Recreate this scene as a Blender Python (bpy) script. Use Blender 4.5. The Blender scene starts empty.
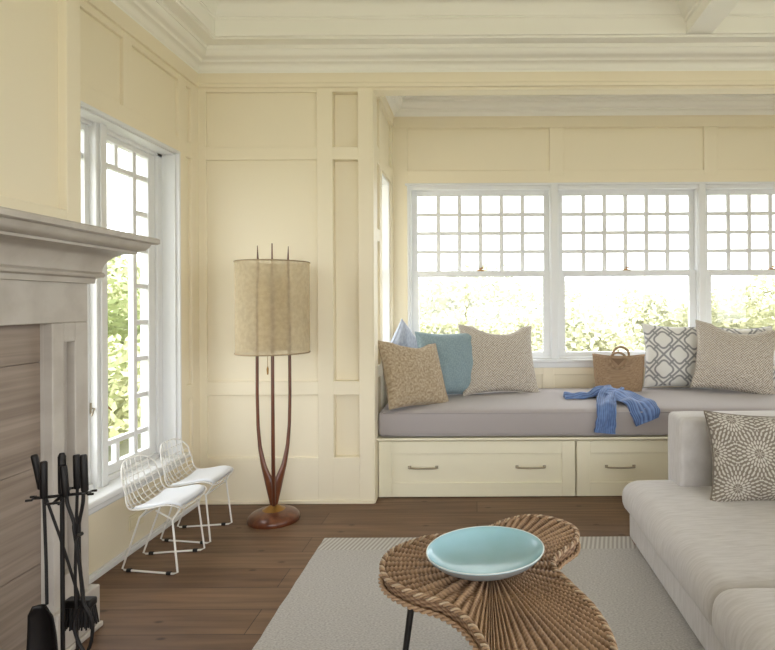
import bpy, math, random
from mathutils import Vector, Matrix, noise, Euler
random.seed(7)
C = bpy.context.scene.collection
PI = math.pi

# ------------------------------------------------------------------ materials
def srgb(r, g, b):
    f = lambda c: (c/255/12.92) if c/255 <= .04045 else ((c/255+.055)/1.055)**2.4
    return (f(r), f(g), f(b), 1)

def mat(name, col, rough=.6, metal=0, spec=.5, bump=None, vary=None, coat=0, sheen=0):
    """col: rgba; bump=(scale tuple, strength, dist, detail); vary=(scale tuple, colour2, lo, hi)"""
    m = bpy.data.materials.new(name); m.use_nodes = True
    n = m.node_tree.nodes; l = m.node_tree.links
    b = n['Principled BSDF']
    b.inputs['Base Color'].default_value = col
    b.inputs['Roughness'].default_value = rough
    b.inputs['Metallic'].default_value = metal
    b.inputs['Specular IOR Level'].default_value = spec
    b.inputs['Coat Weight'].default_value = coat
    b.inputs['Coat Roughness'].default_value = .15
    b.inputs['Sheen Weight'].default_value = sheen
    tc = n.new('ShaderNodeTexCoord')
    if vary:
        mp = n.new('ShaderNodeMapping'); mp.inputs['Scale'].default_value = vary[0]
        l.new(tc.outputs['Object'], mp.inputs[0])
        nz = n.new('ShaderNodeTexNoise'); nz.inputs['Scale'].default_value = 1; nz.inputs['Detail'].default_value = 5
        l.new(mp.outputs[0], nz.inputs['Vector'])
        mr = n.new('ShaderNodeMapRange'); mr.inputs[1].default_value = vary[2]; mr.inputs[2].default_value = vary[3]
        l.new(nz.outputs['Fac'], mr.inputs[0])
        mx = n.new('ShaderNodeMix'); mx.data_type = 'RGBA'
        mx.inputs[6].default_value = col; mx.inputs[7].default_value = vary[1]
        l.new(mr.outputs[0], mx.inputs[0]); l.new(mx.outputs[2], b.inputs['Base Color'])
    if bump:
        mp = n.new('ShaderNodeMapping'); mp.inputs['Scale'].default_value = bump[0]
        l.new(tc.outputs['Object'], mp.inputs[0])
        nz = n.new('ShaderNodeTexNoise'); nz.inputs['Scale'].default_value = 1; nz.inputs['Detail'].default_value = bump[3]
        l.new(mp.outputs[0], nz.inputs['Vector'])
        bp = n.new('ShaderNodeBump'); bp.inputs['Strength'].default_value = bump[1]; bp.inputs['Distance'].default_value = bump[2]
        l.new(nz.outputs['Fac'], bp.inputs['Height']); l.new(bp.outputs[0], b.inputs['Normal'])
    return m

def attr_mat(name, rough=.8, spec=.2, bumpscale=400, bstr=.3, sheen=0.0):
    m = bpy.data.materials.new(name); m.use_nodes = True
    n = m.node_tree.nodes; l = m.node_tree.links; b = n['Principled BSDF']
    b.inputs['Roughness'].default_value = rough; b.inputs['Specular IOR Level'].default_value = spec
    b.inputs['Sheen Weight'].default_value = sheen
    a = n.new('ShaderNodeAttribute'); a.attribute_name = 'pattern'
    l.new(a.outputs['Color'], b.inputs['Base Color'])
    tc = n.new('ShaderNodeTexCoord'); nz = n.new('ShaderNodeTexNoise'); nz.inputs['Scale'].default_value = bumpscale
    l.new(tc.outputs['Object'], nz.inputs['Vector'])
    bp = n.new('ShaderNodeBump'); bp.inputs['Strength'].default_value = bstr; bp.inputs['Distance'].default_value = .002
    l.new(nz.outputs['Fac'], bp.inputs['Height']); l.new(bp.outputs[0], b.inputs['Normal'])
    return m

CREAM = mat('cream_paint', srgb(236,226,202), .5, bump=((60,60,60),.05,.001,3))
TRIMW = mat('white_trim_paint', srgb(227,228,229), .4, bump=((50,50,50),.04,.001,2))
CEIL = mat('ceiling_paint', srgb(244,242,234), .6, bump=((40,40,40),.04,.001,2))
PLAINW = mat('plain_white_wall', srgb(232,232,232), .7)
DRAW = mat('drawer_paint', srgb(238,232,208), .4)
SHELFW = mat('mantel_greywash', srgb(188,181,173), .5, vary=((3,9,9), srgb(170,161,152), .4,.75), bump=((20,60,60),.1,.001,4))
BLACK = mat('black_iron', srgb(26,22,21), .5, metal=.4, bump=((120,120,120),.25,.001,2))
WALNUT = mat('walnut', srgb(112,62,36), .3, vary=((30,30,3), srgb(78,40,24),.35,.7), coat=.3)
BRASS = mat('aged_brass', srgb(150,112,58), .35, metal=.8)
NICKEL = mat('brushed_nickel', srgb(168,158,140), .3, metal=.9)
WIRE = mat('white_wire', srgb(232,230,226), .35)
PADM = mat('white_pad_vinyl', srgb(225,228,234), .5, bump=((90,90,90),.2,.001,3))
SOFA = mat('sofa_linen', srgb(200,196,195), .9, spec=.2, vary=((14,110,14), srgb(184,179,177),.35,.75), bump=((40,260,200),.35,.002,3), sheen=.2)
BENCHF = mat('bench_cushion_fabric', srgb(168,161,161), .85, spec=.2, bump=((350,350,350),.25,.001,2), sheen=.2)
STRAWD = mat('straw_shadow', srgb(120,86,56), .8)
PLATE = mat('aqua_glaze', srgb(160,200,216), .25, spec=.6, coat=.5, vary=((5,5,5), srgb(146,190,200),.35,.7))
STONEG = mat('plate_foot', srgb(140,140,138), .6)
SKIRT = mat('shade_rim', srgb(150,130,100), .7)
SHADEIN = mat('inner_diffuser', srgb(196,176,138), .7)
RUBBER = mat('black_rubber', srgb(24,24,24), .6)
OUTLETM = mat('outlet_plastic', srgb(232,222,190), .4)
LEAF = mat('haze_paled_leaf', srgb(182,184,152), .8, spec=.1, vary=((1.2,1.2,1.2), srgb(200,198,174),.35,.65))  # pale colour stands in for the haze over the garden
LEAF2 = mat('haze_paled_leaf_left', srgb(162,172,128), .8, spec=.1, vary=((1.2,1.2,1.2), srgb(188,188,150),.35,.65))  # also paled, outdoor haze put into the leaf colour
TWIG = mat('shrub_wood', srgb(120,105,85), .9)
GRASS = mat('meadow_grass', srgb(150,152,128), .9, spec=.1, vary=((.6,.6,.6), srgb(164,160,138),.3,.7))

def glass_mat():
    m = bpy.data.materials.new('window_glass'); m.use_nodes = True
    n = m.node_tree.nodes; l = m.node_tree.links; n.remove(n['Principled BSDF'])
    t = n.new('ShaderNodeBsdfTransparent'); g = n.new('ShaderNodeBsdfGlossy'); g.inputs['Roughness'].default_value = .02
    mx = n.new('ShaderNodeMixShader'); mx.inputs[0].default_value = .04
    l.new(t.outputs[0], mx.inputs[1]); l.new(g.outputs[0], mx.inputs[2]); l.new(mx.outputs[0], n['Material Output'].inputs[0])
    return m
GLASS = glass_mat()

def gauze_mat():
    m = bpy.data.materials.new('open_weave_shade'); m.use_nodes = True
    n = m.node_tree.nodes; l = m.node_tree.links; b = n['Principled BSDF']
    b.inputs['Base Color'].default_value = srgb(204,188,158); b.inputs['Roughness'].default_value = .9
    tc = n.new('ShaderNodeTexCoord')
    nz = n.new('ShaderNodeTexNoise'); nz.inputs['Scale'].default_value = 45; nz.inputs['Detail'].default_value = 3
    l.new(tc.outputs['Object'], nz.inputs['Vector'])
    mr = n.new('ShaderNodeMapRange'); mr.inputs[1].default_value = .35; mr.inputs[2].default_value = .65
    mr.inputs[3].default_value = .56; mr.inputs[4].default_value = .66
    l.new(nz.outputs['Fac'], mr.inputs[0])
    t = n.new('ShaderNodeBsdfTransparent'); tl = n.new('ShaderNodeBsdfTranslucent'); tl.inputs['Color'].default_value = srgb(220,206,174)
    m1 = n.new('ShaderNodeMixShader'); m1.inputs[0].default_value = .35
    l.new(b.outputs[0], m1.inputs[1]); l.new(tl.outputs[0], m1.inputs[2])
    m2 = n.new('ShaderNodeMixShader'); l.new(mr.outputs[0], m2.inputs[0])
    l.new(t.outputs[0], m2.inputs[1]); l.new(m1.outputs[0], m2.inputs[2]); l.new(m2.outputs[0], n['Material Output'].inputs[0])
    return m
GAUZE = gauze_mat()

def floor_mat():
    m = bpy.data.materials.new('oak_planks'); m.use_nodes = True
    n = m.node_tree.nodes; l = m.node_tree.links; b = n['Principled BSDF']
    tc = n.new('ShaderNodeTexCoord')
    br = n.new('ShaderNodeTexBrick'); br.inputs['Scale'].default_value = 1
    br.inputs['Brick Width'].default_value = 2.3; br.inputs['Row Height'].default_value = .17
    br.inputs['Mortar Size'].default_value = .0018; br.offset = .37
    br.inputs['Color1'].default_value = srgb(124,98,77); br.inputs['Color2'].default_value = srgb(108,82,63)
    br.inputs['Mortar'].default_value = srgb(66,49,38)
    l.new(tc.outputs['Object'], br.inputs['Vector'])
    mp = n.new('ShaderNodeMapping'); mp.inputs['Scale'].default_value = (1.6,26,1)
    l.new(tc.outputs['Object'], mp.inputs[0])
    nz = n.new('ShaderNodeTexNoise'); nz.inputs['Scale'].default_value = 1.3; nz.inputs['Detail'].default_value = 8; nz.inputs['Distortion'].default_value = .6
    l.new(mp.outputs[0], nz.inputs['Vector'])
    cr = n.new('ShaderNodeValToRGB'); cr.color_ramp.elements[0].position = .3; cr.color_ramp.elements[0].color = (.66,.64,.62,1)
    cr.color_ramp.elements[1].position = .7; cr.color_ramp.elements[1].color = (1.15,1.13,1.1,1)
    l.new(nz.outputs['Fac'], cr.inputs[0])
    mx = n.new('ShaderNodeMix'); mx.data_type = 'RGBA'; mx.blend_type = 'MULTIPLY'; mx.inputs[0].default_value = 1
    l.new(br.outputs['Color'], mx.inputs[6]); l.new(cr.outputs[0], mx.inputs[7])
    # knots
    mk = n.new('ShaderNodeMapping'); mk.inputs['Scale'].default_value = (2.1,4.3,1); l.new(tc.outputs['Object'], mk.inputs[0])
    vo = n.new('ShaderNodeTexVoronoi'); vo.voronoi_dimensions = '2D'; vo.inputs['Scale'].default_value = 1; l.new(mk.outputs[0], vo.inputs['Vector'])
    kr = n.new('ShaderNodeMapRange'); kr.inputs[1].default_value = .018; kr.inputs[2].default_value = .05
    kr.inputs[3].default_value = .65; kr.inputs[4].default_value = 0
    l.new(vo.outputs['Distance'], kr.inputs[0])
    m2 = n.new('ShaderNodeMix'); m2.data_type = 'RGBA'; m2.inputs[7].default_value = srgb(44,30,22)
    l.new(kr.outputs[0], m2.inputs[0]); l.new(mx.outputs[2], m2.inputs[6])
    l.new(m2.outputs[2], b.inputs['Base Color'])
    b.inputs['Roughness'].default_value = .5; b.inputs['Specular IOR Level'].default_value = .35
    bp = n.new('ShaderNodeBump'); bp.inputs['Strength'].default_value = .25; bp.inputs['Distance'].default_value = .003
    l.new(nz.outputs['Fac'], bp.inputs['Height']); l.new(bp.outputs[0], b.inputs['Normal'])
    return m

def rug_mat():
    m = bpy.data.materials.new('woven_rug'); m.use_nodes = True
    n = m.node_tree.nodes; l = m.node_tree.links; b = n['Principled BSDF']
    tc = n.new('ShaderNodeTexCoord'); sp = n.new('ShaderNodeSeparateXYZ'); l.new(tc.outputs['Object'], sp.inputs[0])
    wv = n.new('ShaderNodeTexWave'); wv.bands_direction = 'X'; wv.inputs['Scale'].default_value = 15; wv.inputs['Distortion'].default_value = .3
    mp0 = n.new('ShaderNodeMapping'); mp0.inputs['Rotation'].default_value = (0,0,.25); l.new(tc.outputs['Object'], mp0.inputs[0]); l.new(mp0.outputs[0], wv.inputs['Vector'])
    mask = n.new('ShaderNodeMath'); mask.operation = 'GREATER_THAN'; mask.inputs[1].default_value = -.14   # rug origin is its far edge
    l.new(sp.outputs['Y'], mask.inputs[0])
    nz = n.new('ShaderNodeTexNoise'); nz.inputs['Scale'].default_value = 1; nz.inputs['Detail'].default_value = 4
    mp = n.new('ShaderNodeMapping'); mp.inputs['Scale'].default_value = (110,240,1); l.new(tc.outputs['Object'], mp.inputs[0]); l.new(mp.outputs[0], nz.inputs['Vector'])
    cr = n.new('ShaderNodeValToRGB'); cr.color_ramp.elements[0].position = .35; cr.color_ramp.elements[0].color = srgb(168,164,160)
    cr.color_ramp.elements[1].position = .65; cr.color_ramp.elements[1].color = srgb(200,196,192)
    l.new(nz.outputs['Fac'], cr.inputs[0])
    st = n.new('ShaderNodeValToRGB'); st.color_ramp.elements[0].position = .4; st.color_ramp.elements[0].color = srgb(168,163,156)
    st.color_ramp.elements[1].position = .6; st.color_ramp.elements[1].color = srgb(200,196,190)
    l.new(wv.outputs['Fac'], st.inputs[0])
    mx = n.new('ShaderNodeMix'); mx.data_type = 'RGBA'; l.new(mask.outputs[0], mx.inputs[0])
    l.new(cr.outputs[0], mx.inputs[6]); l.new(st.outputs[0], mx.inputs[7]); l.new(mx.outputs[2], b.inputs['Base Color'])
    b.inputs['Roughness'].default_value = .95; b.inputs['Specular IOR Level'].default_value = .1
    wb = n.new('ShaderNodeTexWave'); wb.bands_direction = 'Y'; wb.inputs['Scale'].default_value = 38; wb.inputs['Distortion'].default_value = 1.5; wb.inputs['Detail'].default_value = 2
    l.new(tc.outputs['Object'], wb.inputs['Vector'])
    bp = n.new('ShaderNodeBump'); bp.inputs['Strength'].default_value = .6; bp.inputs['Distance'].default_value = .004
    ad = n.new('ShaderNodeMath'); ad.operation = 'ADD'; l.new(wb.outputs['Fac'], ad.inputs[0]); l.new(nz.outputs['Fac'], ad.inputs[1])
    l.new(ad.outputs[0], bp.inputs['Height']); l.new(bp.outputs[0], b.inputs['Normal'])
    return m

def stone_mat():
    m = bpy.data.materials.new('banded_travertine'); m.use_nodes = True
    n = m.node_tree.nodes; l = m.node_tree.links; b = n['Principled BSDF']
    tc = n.new('ShaderNodeTexCoord'); mp = n.new('ShaderNodeMapping'); mp.inputs['Scale'].default_value = (2,1.5,48)
    mp.inputs['Rotation'].default_value = (.03,0,0)
    l.new(tc.outputs['Object'], mp.inputs[0])
    nz = n.new('ShaderNodeTexNoise'); nz.inputs['Scale'].default_value = 1; nz.inputs['Detail'].default_value = 7; nz.inputs['Distortion'].default_value = .5
    l.new(mp.outputs[0], nz.inputs['Vector'])
    cr = n.new('ShaderNodeValToRGB'); cr.color_ramp.elements[0].position = .3; cr.color_ramp.elements[0].color = srgb(124,109,98)
    cr.color_ramp.elements[1].position = .7; cr.color_ramp.elements[1].color = srgb(156,140,127)
    l.new(nz.outputs['Fac'], cr.inputs[0]); l.new(cr.outputs[0], b.inputs['Base Color'])
    b.inputs['Roughness'].default_value = .5
    return m

# ------------------------------------------------------------------ mesh builder
class MB:
    def __init__(s): s.v = []; s.f = []; s.c = []
    def add(s, vs, fs, cs=None):
        o = len(s.v); s.v += [tuple(p) for p in vs]; s.f += [tuple(i+o for i in f) for f in fs]
        if cs: s.c += cs
        return s
    def box(s, x0, x1, y0, y1, z0, z1):
        x0,x1 = min(x0,x1),max(x0,x1); y0,y1 = min(y0,y1),max(y0,y1); z0,z1 = min(z0,z1),max(z0,z1)
        vs = [(x,y,z) for x in (x0,x1) for y in (y0,y1) for z in (z0,z1)]
        return s.add(vs, [(0,1,3,2),(4,6,7,5),(0,4,5,1),(2,3,7,6),(0,2,6,4),(1,5,7,3)])
    def tube(s, path, r, seg=8, closed=False, flat=1.0, cap=True, cols=None):
        P = [Vector(p) for p in path]; n = len(P); vs = []; fs = []; cs = []
        R = r if isinstance(r, (list, tuple)) else [r]*n
        up = None
        for i in range(n):
            if closed: t = (P[(i+1)%n]-P[i-1])
            else: t = P[min(i+1,n-1)]-P[max(i-1,0)]
            if t.length < 1e-9: t = Vector((0,0,1))
            t.normalize()
            if up is None:
                up = Vector((0,0,1)) if abs(t.z) < .9 else Vector((1,0,0))
            a = (up - t*up.dot(t))
            if a.length < 1e-6: a = Vector((0,1,0)) - t*t.y
            a.normalize(); up = a; b = t.cross(a)
            for k in range(seg):
                an = 2*PI*k/seg
                vs.append(P[i] + (a*math.sin(an)*flat + b*math.cos(an))*R[i])
                if cols: cs.append(cols(i/(n-1 or 1), k/seg))
        m = n if closed else n-1
        for i in range(m):
            for k in range(seg):
                j = (i+1)%n; q = (k+1)%seg
                fs.append((i*seg+k, i*seg+q, j*seg+q, j*seg+k))
        if not closed and cap:
            fs.append(tuple(range(seg-1,-1,-1))); fs.append(tuple((n-1)*seg+k for k in range(seg)))
        return s.add(vs, fs, cs if cols else None)
    def lathe(s, prof, cx=0, cy=0, seg=48, wob=None, cap=True):
        vs = []; fs = []; n = len(prof)
        for (r, z) in prof:
            for k in range(seg):
                a = 2*PI*k/seg; w = wob(a, r, z) if wob else (1, 0)
                vs.append((cx+r*w[0]*math.cos(a), cy+r*w[0]*math.sin(a), z+w[1]))
        for i in range(n-1):
            for k in range(seg):
                q = (k+1)%seg; fs.append((i*seg+k, i*seg+q, (i+1)*seg+q, (i+1)*seg+k))
        if cap:
            fs.append(tuple(range(seg-1,-1,-1))); fs.append(tuple((n-1)*seg+k for k in range(seg)))
        return s.add(vs, fs)
    def ring(s, prof, x0, x1, y0, y1):
        """moulding profile (inset, z) run round the inside of a rectangle"""
        vs = []; fs = []
        for (p, z) in prof:
            vs += [(x0+p,y0+p,z),(x1-p,y0+p,z),(x1-p,y1-p,z),(x0+p,y1-p,z)]
        for i in range(len(prof)-1):
            for k in range(4):
                q = (k+1)%4; fs.append((i*4+k, i*4+q, (i+1)*4+q, (i+1)*4+k))
        return s.add(vs, fs)
    def prism(s, outline, axis, a0, a1):
        """outline: 2D list extruded along axis"""
        def p(u, w, a): return {'X':(a,u,w),'Y':(u,a,w),'Z':(u,w,a)}[axis]
        n = len(outline); vs = [p(u,w,a0) for u,w in outline]+[p(u,w,a1) for u,w in outline]
        fs = [tuple(range(n)), tuple(range(2*n-1,n-1,-1))]+[(i,(i+1)%n,n+(i+1)%n,n+i) for i in range(n)]
        return s.add(vs, fs)
    def grid(s, fn, nu, nv, closeu=False, cols=None):
        vs = []; fs = []; cs = []
        for j in range(nv+1):
            for i in range(nu+(0 if closeu else 1)):
                vs.append(fn(i/nu, j/nv))
                if cols: cs.append(cols(i/nu, j/nv))
        w = nu if closeu else nu+1
        for j in range(nv):
            for i in range(nu):
                q = (i+1)%w if closeu else i+1
                fs.append((j*w+i, j*w+q, (j+1)*w+q, (j+1)*w+i))
        return s.add(vs, fs, cs if cols else None)
    def build(s, name, m, parent=None, loc=(0,0,0), rot=(0,0,0), smooth=False, bevel=0, seg=2, norm=True):
        me = bpy.data.meshes.new(name); me.from_pydata(s.v, [], s.f)
        if norm:
            import bmesh
            b = bmesh.new(); b.from_mesh(me); bmesh.ops.recalc_face_normals(b, faces=b.faces); b.to_mesh(me); b.free()
        if s.c:
            a = me.color_attributes.new('pattern', 'FLOAT_COLOR', 'POINT')
            a.data.foreach_set('color', [x for c in s.c for x in c])
        me.materials.append(m)
        if smooth:
            me.shade_smooth() if smooth is True else None
        o = bpy.data.objects.new(name, me); C.objects.link(o)
        o.location = loc; o.rotation_euler = rot
        if parent: o.parent = parent
        if bevel:
            bm = o.modifiers.new('bevel', 'BEVEL'); bm.width = bevel; bm.segments = seg; bm.limit_method = 'ANGLE'; bm.angle_limit = .7
            bm.harden_normals = False
            me.shade_smooth()
            try: me.set_sharp_from_angle(angle=.6)
            except Exception: pass
        if smooth == 'auto':
            me.shade_smooth(); me.set_sharp_from_angle(angle=.7)
        return o

def tag(o, label=None, cat=None, group=None, kind=None):
    if label: o['label'] = label
    if cat: o['category'] = cat
    if group: o['group'] = group
    if kind: o['kind'] = kind
    return o
def thing(name, loc=(0,0,0), label=None, cat=None, group=None, rot=(0,0,0), kind=None):
    o = bpy.data.objects.new(name, None); C.objects.link(o); o.location = loc; o.rotation_euler = rot
    o.empty_display_size = .1
    return tag(o, label, cat, group, kind)
def copy_tree(o, parent=None):
    c = o.copy(); C.objects.link(c)
    if parent: c.parent = parent
    for ch in list(o.children): copy_tree(ch, c)
    return c
def lerp(a, b, t): return a+(b-a)*t
def interp(pts, x):
    if x <= pts[0][0]: return pts[0][1]
    for (a, b), (c, d) in zip(pts, pts[1:]):
        if x <= c: return lerp(b, d, (x-a)/(c-a))
    return pts[-1][1]
def catmull(P, n=8, closed=False):
    P = [Vector(p) for p in P]; out = []; N = len(P)
    rng = range(N) if closed else range(N-1)
    for i in rng:
        p1 = P[i]; p2 = P[(i+1)%N]
        p0 = P[i-1] if (closed or i > 0) else p1*2-p2
        p3 = P[(i+2)%N] if (closed or i+2 < N) else p2*2-p1
        for k in range(n):
            t = k/n
            out.append(.5*((2*p1)+(p2-p0)*t+(2*p0-5*p1+4*p2-p3)*t*t+(3*p1-p0-3*p2+p3)*t**3))
    if not closed: out.append(P[-1])
    return out

# ------------------------------------------------------------------ room
XL, YF, YW = -1.69, 3.4, 4.4            # left wall, front wall, alcove window wall
XR, YR, ZC = 3.6, -3.2, 2.98
JX = -.620                              # alcove opening edge
AX, AXR = -.66, 3.1                     # alcove side walls
T = .018                                # panel batten thickness

MB().box(-2.1, 3.9, -3.5, 4.65, -.12, 0).build('floor', floor_mat())['kind'] = 'structure'
c = MB().box(XL-.4, XR+.3, YR-.3, YF+.1, ZC, ZC+.12)
c.build('ceiling', CEIL)['kind'] = 'structure'

# left wall with window opening
wy0, wy1, wz0, wz1 = 2.065, 3.155, .33, 2.056
w = MB()
w.box(XL-.2, XL, YR, wy0, 0, ZC); w.box(XL-.2, XL, wy1, YF+.1, 0, ZC)
w.box(XL-.2, XL, wy0, wy1, 0, wz0); w.box(XL-.2, XL, wy0, wy1, wz1, ZC)
def lb(y0, y1, z0, z1): w.box(XL-.005, XL+(T if z1-z0 > y1-y0 else T-.0012), y0, y1, z0, z1)
lb(3.297, 3.4, 0, 2.53); lb(3.16, 3.241, 0, 2.53)
lb(2.666, 2.735, 2.15, 2.53); lb(2.16, 2.23, 2.15, 2.53)
lb(1.9, 3.4, 2.062, 2.154); lb(1.9, 3.4, 2.475, 2.53)
lb(3.2, 3.4, .654, .739); w.box(XL-.005, XL+T-.0012, 3.2, 3.4, 0, .277)
lb(1.9, 2.06, 0, 2.53)
w.build('wall_left', CREAM, bevel=.004)['kind'] = 'structure'
# front wall, with the header over the alcove
w = MB()
w.box(XL, -.862, YF, YF+.1, 0, ZC); w.box(-.71, JX, YF, YF+.1, 0, ZC); w.box(-.862, -.71, YF+.035, YF+.1, 0, ZC)
for z0, z1 in ((0,.277),(.654,.739),(2.077,2.155),(2.487,ZC)): w.box(-.862, -.71, YF, YF+.06, z0, z1)
w.box(JX, AXR, YF, YF+.075, 2.493, ZC); w.box(AXR, XR+.2, YF, YF+.1, 0, ZC)
def fb(x0, x1, z0, z1): w.box(x0, x1, YF-(T if z1-z0 > x1-x0 else T-.0012), YF+.005, z0, z1)
fb(XL, -1.627, 0, 2.53); fb(-.959, -.862, 0, 2.53); fb(-.71, JX, 0, 2.53)
fb(XL, JX, 2.487, 2.53); fb(XL, JX, 2.077, 2.155); fb(XL, JX, .654, .739); fb(XL, JX, 0, .277)
fb(JX, AXR, 2.493, 2.53)
w.build('wall_front', CREAM, bevel=.004)['kind'] = 'structure'
# right and rear walls, unseen; big openings added to let in fill daylight
w = MB(); w.box(XR, XR+.2, YR, -2.2, 0, ZC); w.box(XR, XR+.2, 1.4, YF+.1, 0, ZC); w.box(XR, XR+.2, -2.2, 2.6, 0, .35); w.box(XR, XR+.2, -2.2, 2.6, 2.2, ZC)
for y in (-1, .2): w.box(XR+.06, XR+.12, y-.04, y+.04, .35, 2.2)
w.build('wall_right', PLAINW)['kind'] = 'structure'
w = MB(); w.box(XL-.2, -1.3, YR-.2, YR, 0, ZC); w.box(3.2, XR+.2, YR-.2, YR, 0, ZC); w.box(-1.3, 3.2, YR-.2, YR, 0, .1); w.box(-1.3, 3.2, YR-.2, YR, 2.3, ZC)
for x in (-.2, .95, 2.1): w.box(x-.04, x+.04, YR-.13, YR-.07, .1, 2.3)
w.build('wall_rear', PLAINW)['kind'] = 'structure'
# alcove window wall
gx0, gx1 = .039-.5775, 2.349+.5775
w = MB()
ZA = 2.80
w.box(AX-.1, gx0, YW, YW+.16, 0, ZA+.1); w.box(gx1, AXR+.1, YW, YW+.16, 0, ZA+.1)
w.box(gx0, gx1, YW, YW+.16, 0, .77); w.box(gx0, gx1, YW, YW+.16, 2.127, ZA+.1)
def bb(x0, x1, z0, z1): w.box(x0, x1, YW-(T if z1-z0 > x1-x0 else T-.0012), YW+.005, z0, z1)
bb(AX, -.53, 0, 2.7); bb(AX, AXR, 2.575, 2.70); bb(AX, AXR, 2.135, 2.245)
for x in (.58, 1.79, 2.93): bb(x, x+.11, 2.2, 2.6)
bb(AX, AXR, .642, .735)
for x in (-.53,.0,.52,1.08,1.68,2.24,2.84): bb(x, x+.09, 0, .7)
w.build('wall_back', CREAM, bevel=.004)['kind'] = 'structure'
# alcove side walls (left one has a narrow window)
w = MB()
sy0, sy1 = 3.86, 4.27
w.box(AX-.14, AX, YF+.1, sy0, 0, ZA+.1); w.box(AX-.14, AX, sy1, YW, 0, ZA+.1)
w.box(AX-.14, AX, sy0, sy1, 0, .77); w.box(AX-.14, AX, sy0, sy1, 2.127, ZA+.1)
def sb(y0, y1, z0, z1): w.box(AX-.005, AX+(T if z1-z0 > y1-y0 else T-.0012), y0, y1, z0, z1)
sb(4.28, YW, 0, 2.7); sb(3.5, 3.66, 0, 2.7); sb(3.5, YW, 2.575, 2.7); sb(3.5, YW, 2.135, 2.245); sb(3.76, 3.85, 0, 2.7)
sb(3.5, 3.85, 1.62, 1.70); sb(3.5, 3.85, .72, .80)
w.build('wall_alcove_left', CREAM, bevel=.003)['kind'] = 'structure'
MB().box(AXR, AXR+.14, YF+.1, YW, 0, ZA+.1).build('wall_alcove_right', CREAM)['kind'] = 'structure'
w = MB().box(AX-.1, AXR+.1, YF+.075, YW+.1, ZA, ZA+.1)
w.build('ceiling_alcove', CEIL)['kind'] = 'structure'

# mouldings
def arc(p0, p1, bulge, n=6):
    out = []
    for i in range(n+1):
        t = i/n; x = lerp(p0[0],p1[0],t); z = lerp(p0[1],p1[1],t)
        dx, dz = p1[0]-p0[0], p1[1]-p0[1]
        k = 4*t*(1-t)*bulge
        out.append((x - dz*k, z + dx*k))
    return out
crown = [(0,2.60),(.016,2.60),(.016,2.612)] + arc((.022,2.616),(.062,2.65),.18) + [(.066,2.655),(.07,2.662)] + arc((.074,2.664),(.118,2.70),-.18) + [(.124,2.70),(.124,2.722),(.195,2.722),(.195,2.735),(.21,2.735),(.21,2.825)] + \
        [(.216,2.83),(.216,2.838)] + arc((.22,2.84),(.27,2.91),.15) + [(.28,2.915),(.28,2.93)] + arc((.285,2.93),(.32,2.965),-.2) + [(.33,2.965),(.33,2.985)]
MB().ring(crown, XL, XR, YR, YF).build('trim_1', CEIL, smooth='auto')['kind'] = 'structure'
frz = [(0,2.508),(.03,2.512),(.034,2.524),(.034,2.532)] + arc((.022,2.54),(.02,2.60),-.05) + [(.0,2.603)]
MB().ring(frz, XL, XR, YR, YF).build('trim_2', CREAM, smooth='auto')['kind'] = 'structure'
ac = [(0,2.575),(.026,2.58),(.026,2.60),(.022,2.61),(.022,2.66),(.03,2.665)] + arc((.034,2.67),(.06,2.70),.15) + [(.066,2.70)] + arc((.07,2.71),(.10,2.75),-.15) + [(.11,2.755),(.11,2.775),(.13,2.78),(.13,ZA)]
MB().ring(ac[5:], AX, AXR, YF+.075, YW).build('trim_3', CEIL, smooth='auto')['kind'] = 'structure'
MB().ring(ac[:6], AX, AXR, YF+.075, YW).build('trim_4', CREAM, smooth='auto')['kind'] = 'structure'
# ceiling beam
bx0, bx1 = 1.206, 1.35
prof = [(bx0,2.735),(bx0,2.80),(bx0-.012,2.805),(bx0-.012,2.82)] + [(bx0-.012-.05*t-.0*t, 2.82+.10*t**1.6) for t in (.25,.5,.75,1)] + [(bx0-.075,2.93),(bx0-.075,2.985)]
full = prof + [(bx0+bx1-x, z) for x, z in reversed(prof)]
MB().prism(full, 'Y', YR+.2, YF-.205).build('trim_5', CEIL, smooth=False)['kind'] = 'structure'
# little white edge beads of the alcove opening
MB().box(JX-.004, JX+.006, YF-T-.004, YF+.1, .0, 2.493).build('trim_6', CREAM, bevel=.002)['kind'] = 'structure'

b = MB().box(XL, XL+.022, 2.14, YF, 0, .022).box(XL, XL+.016, 2.14, YF, .02, .03); b.build('baseboard_left', TRIMW, bevel=.003)['kind'] = 'structure'
b = MB().box(XL, JX, YF-T-.012, YF, 0, .02); b.build('baseboard_front', CREAM, bevel=.003)['kind'] = 'structure'

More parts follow.
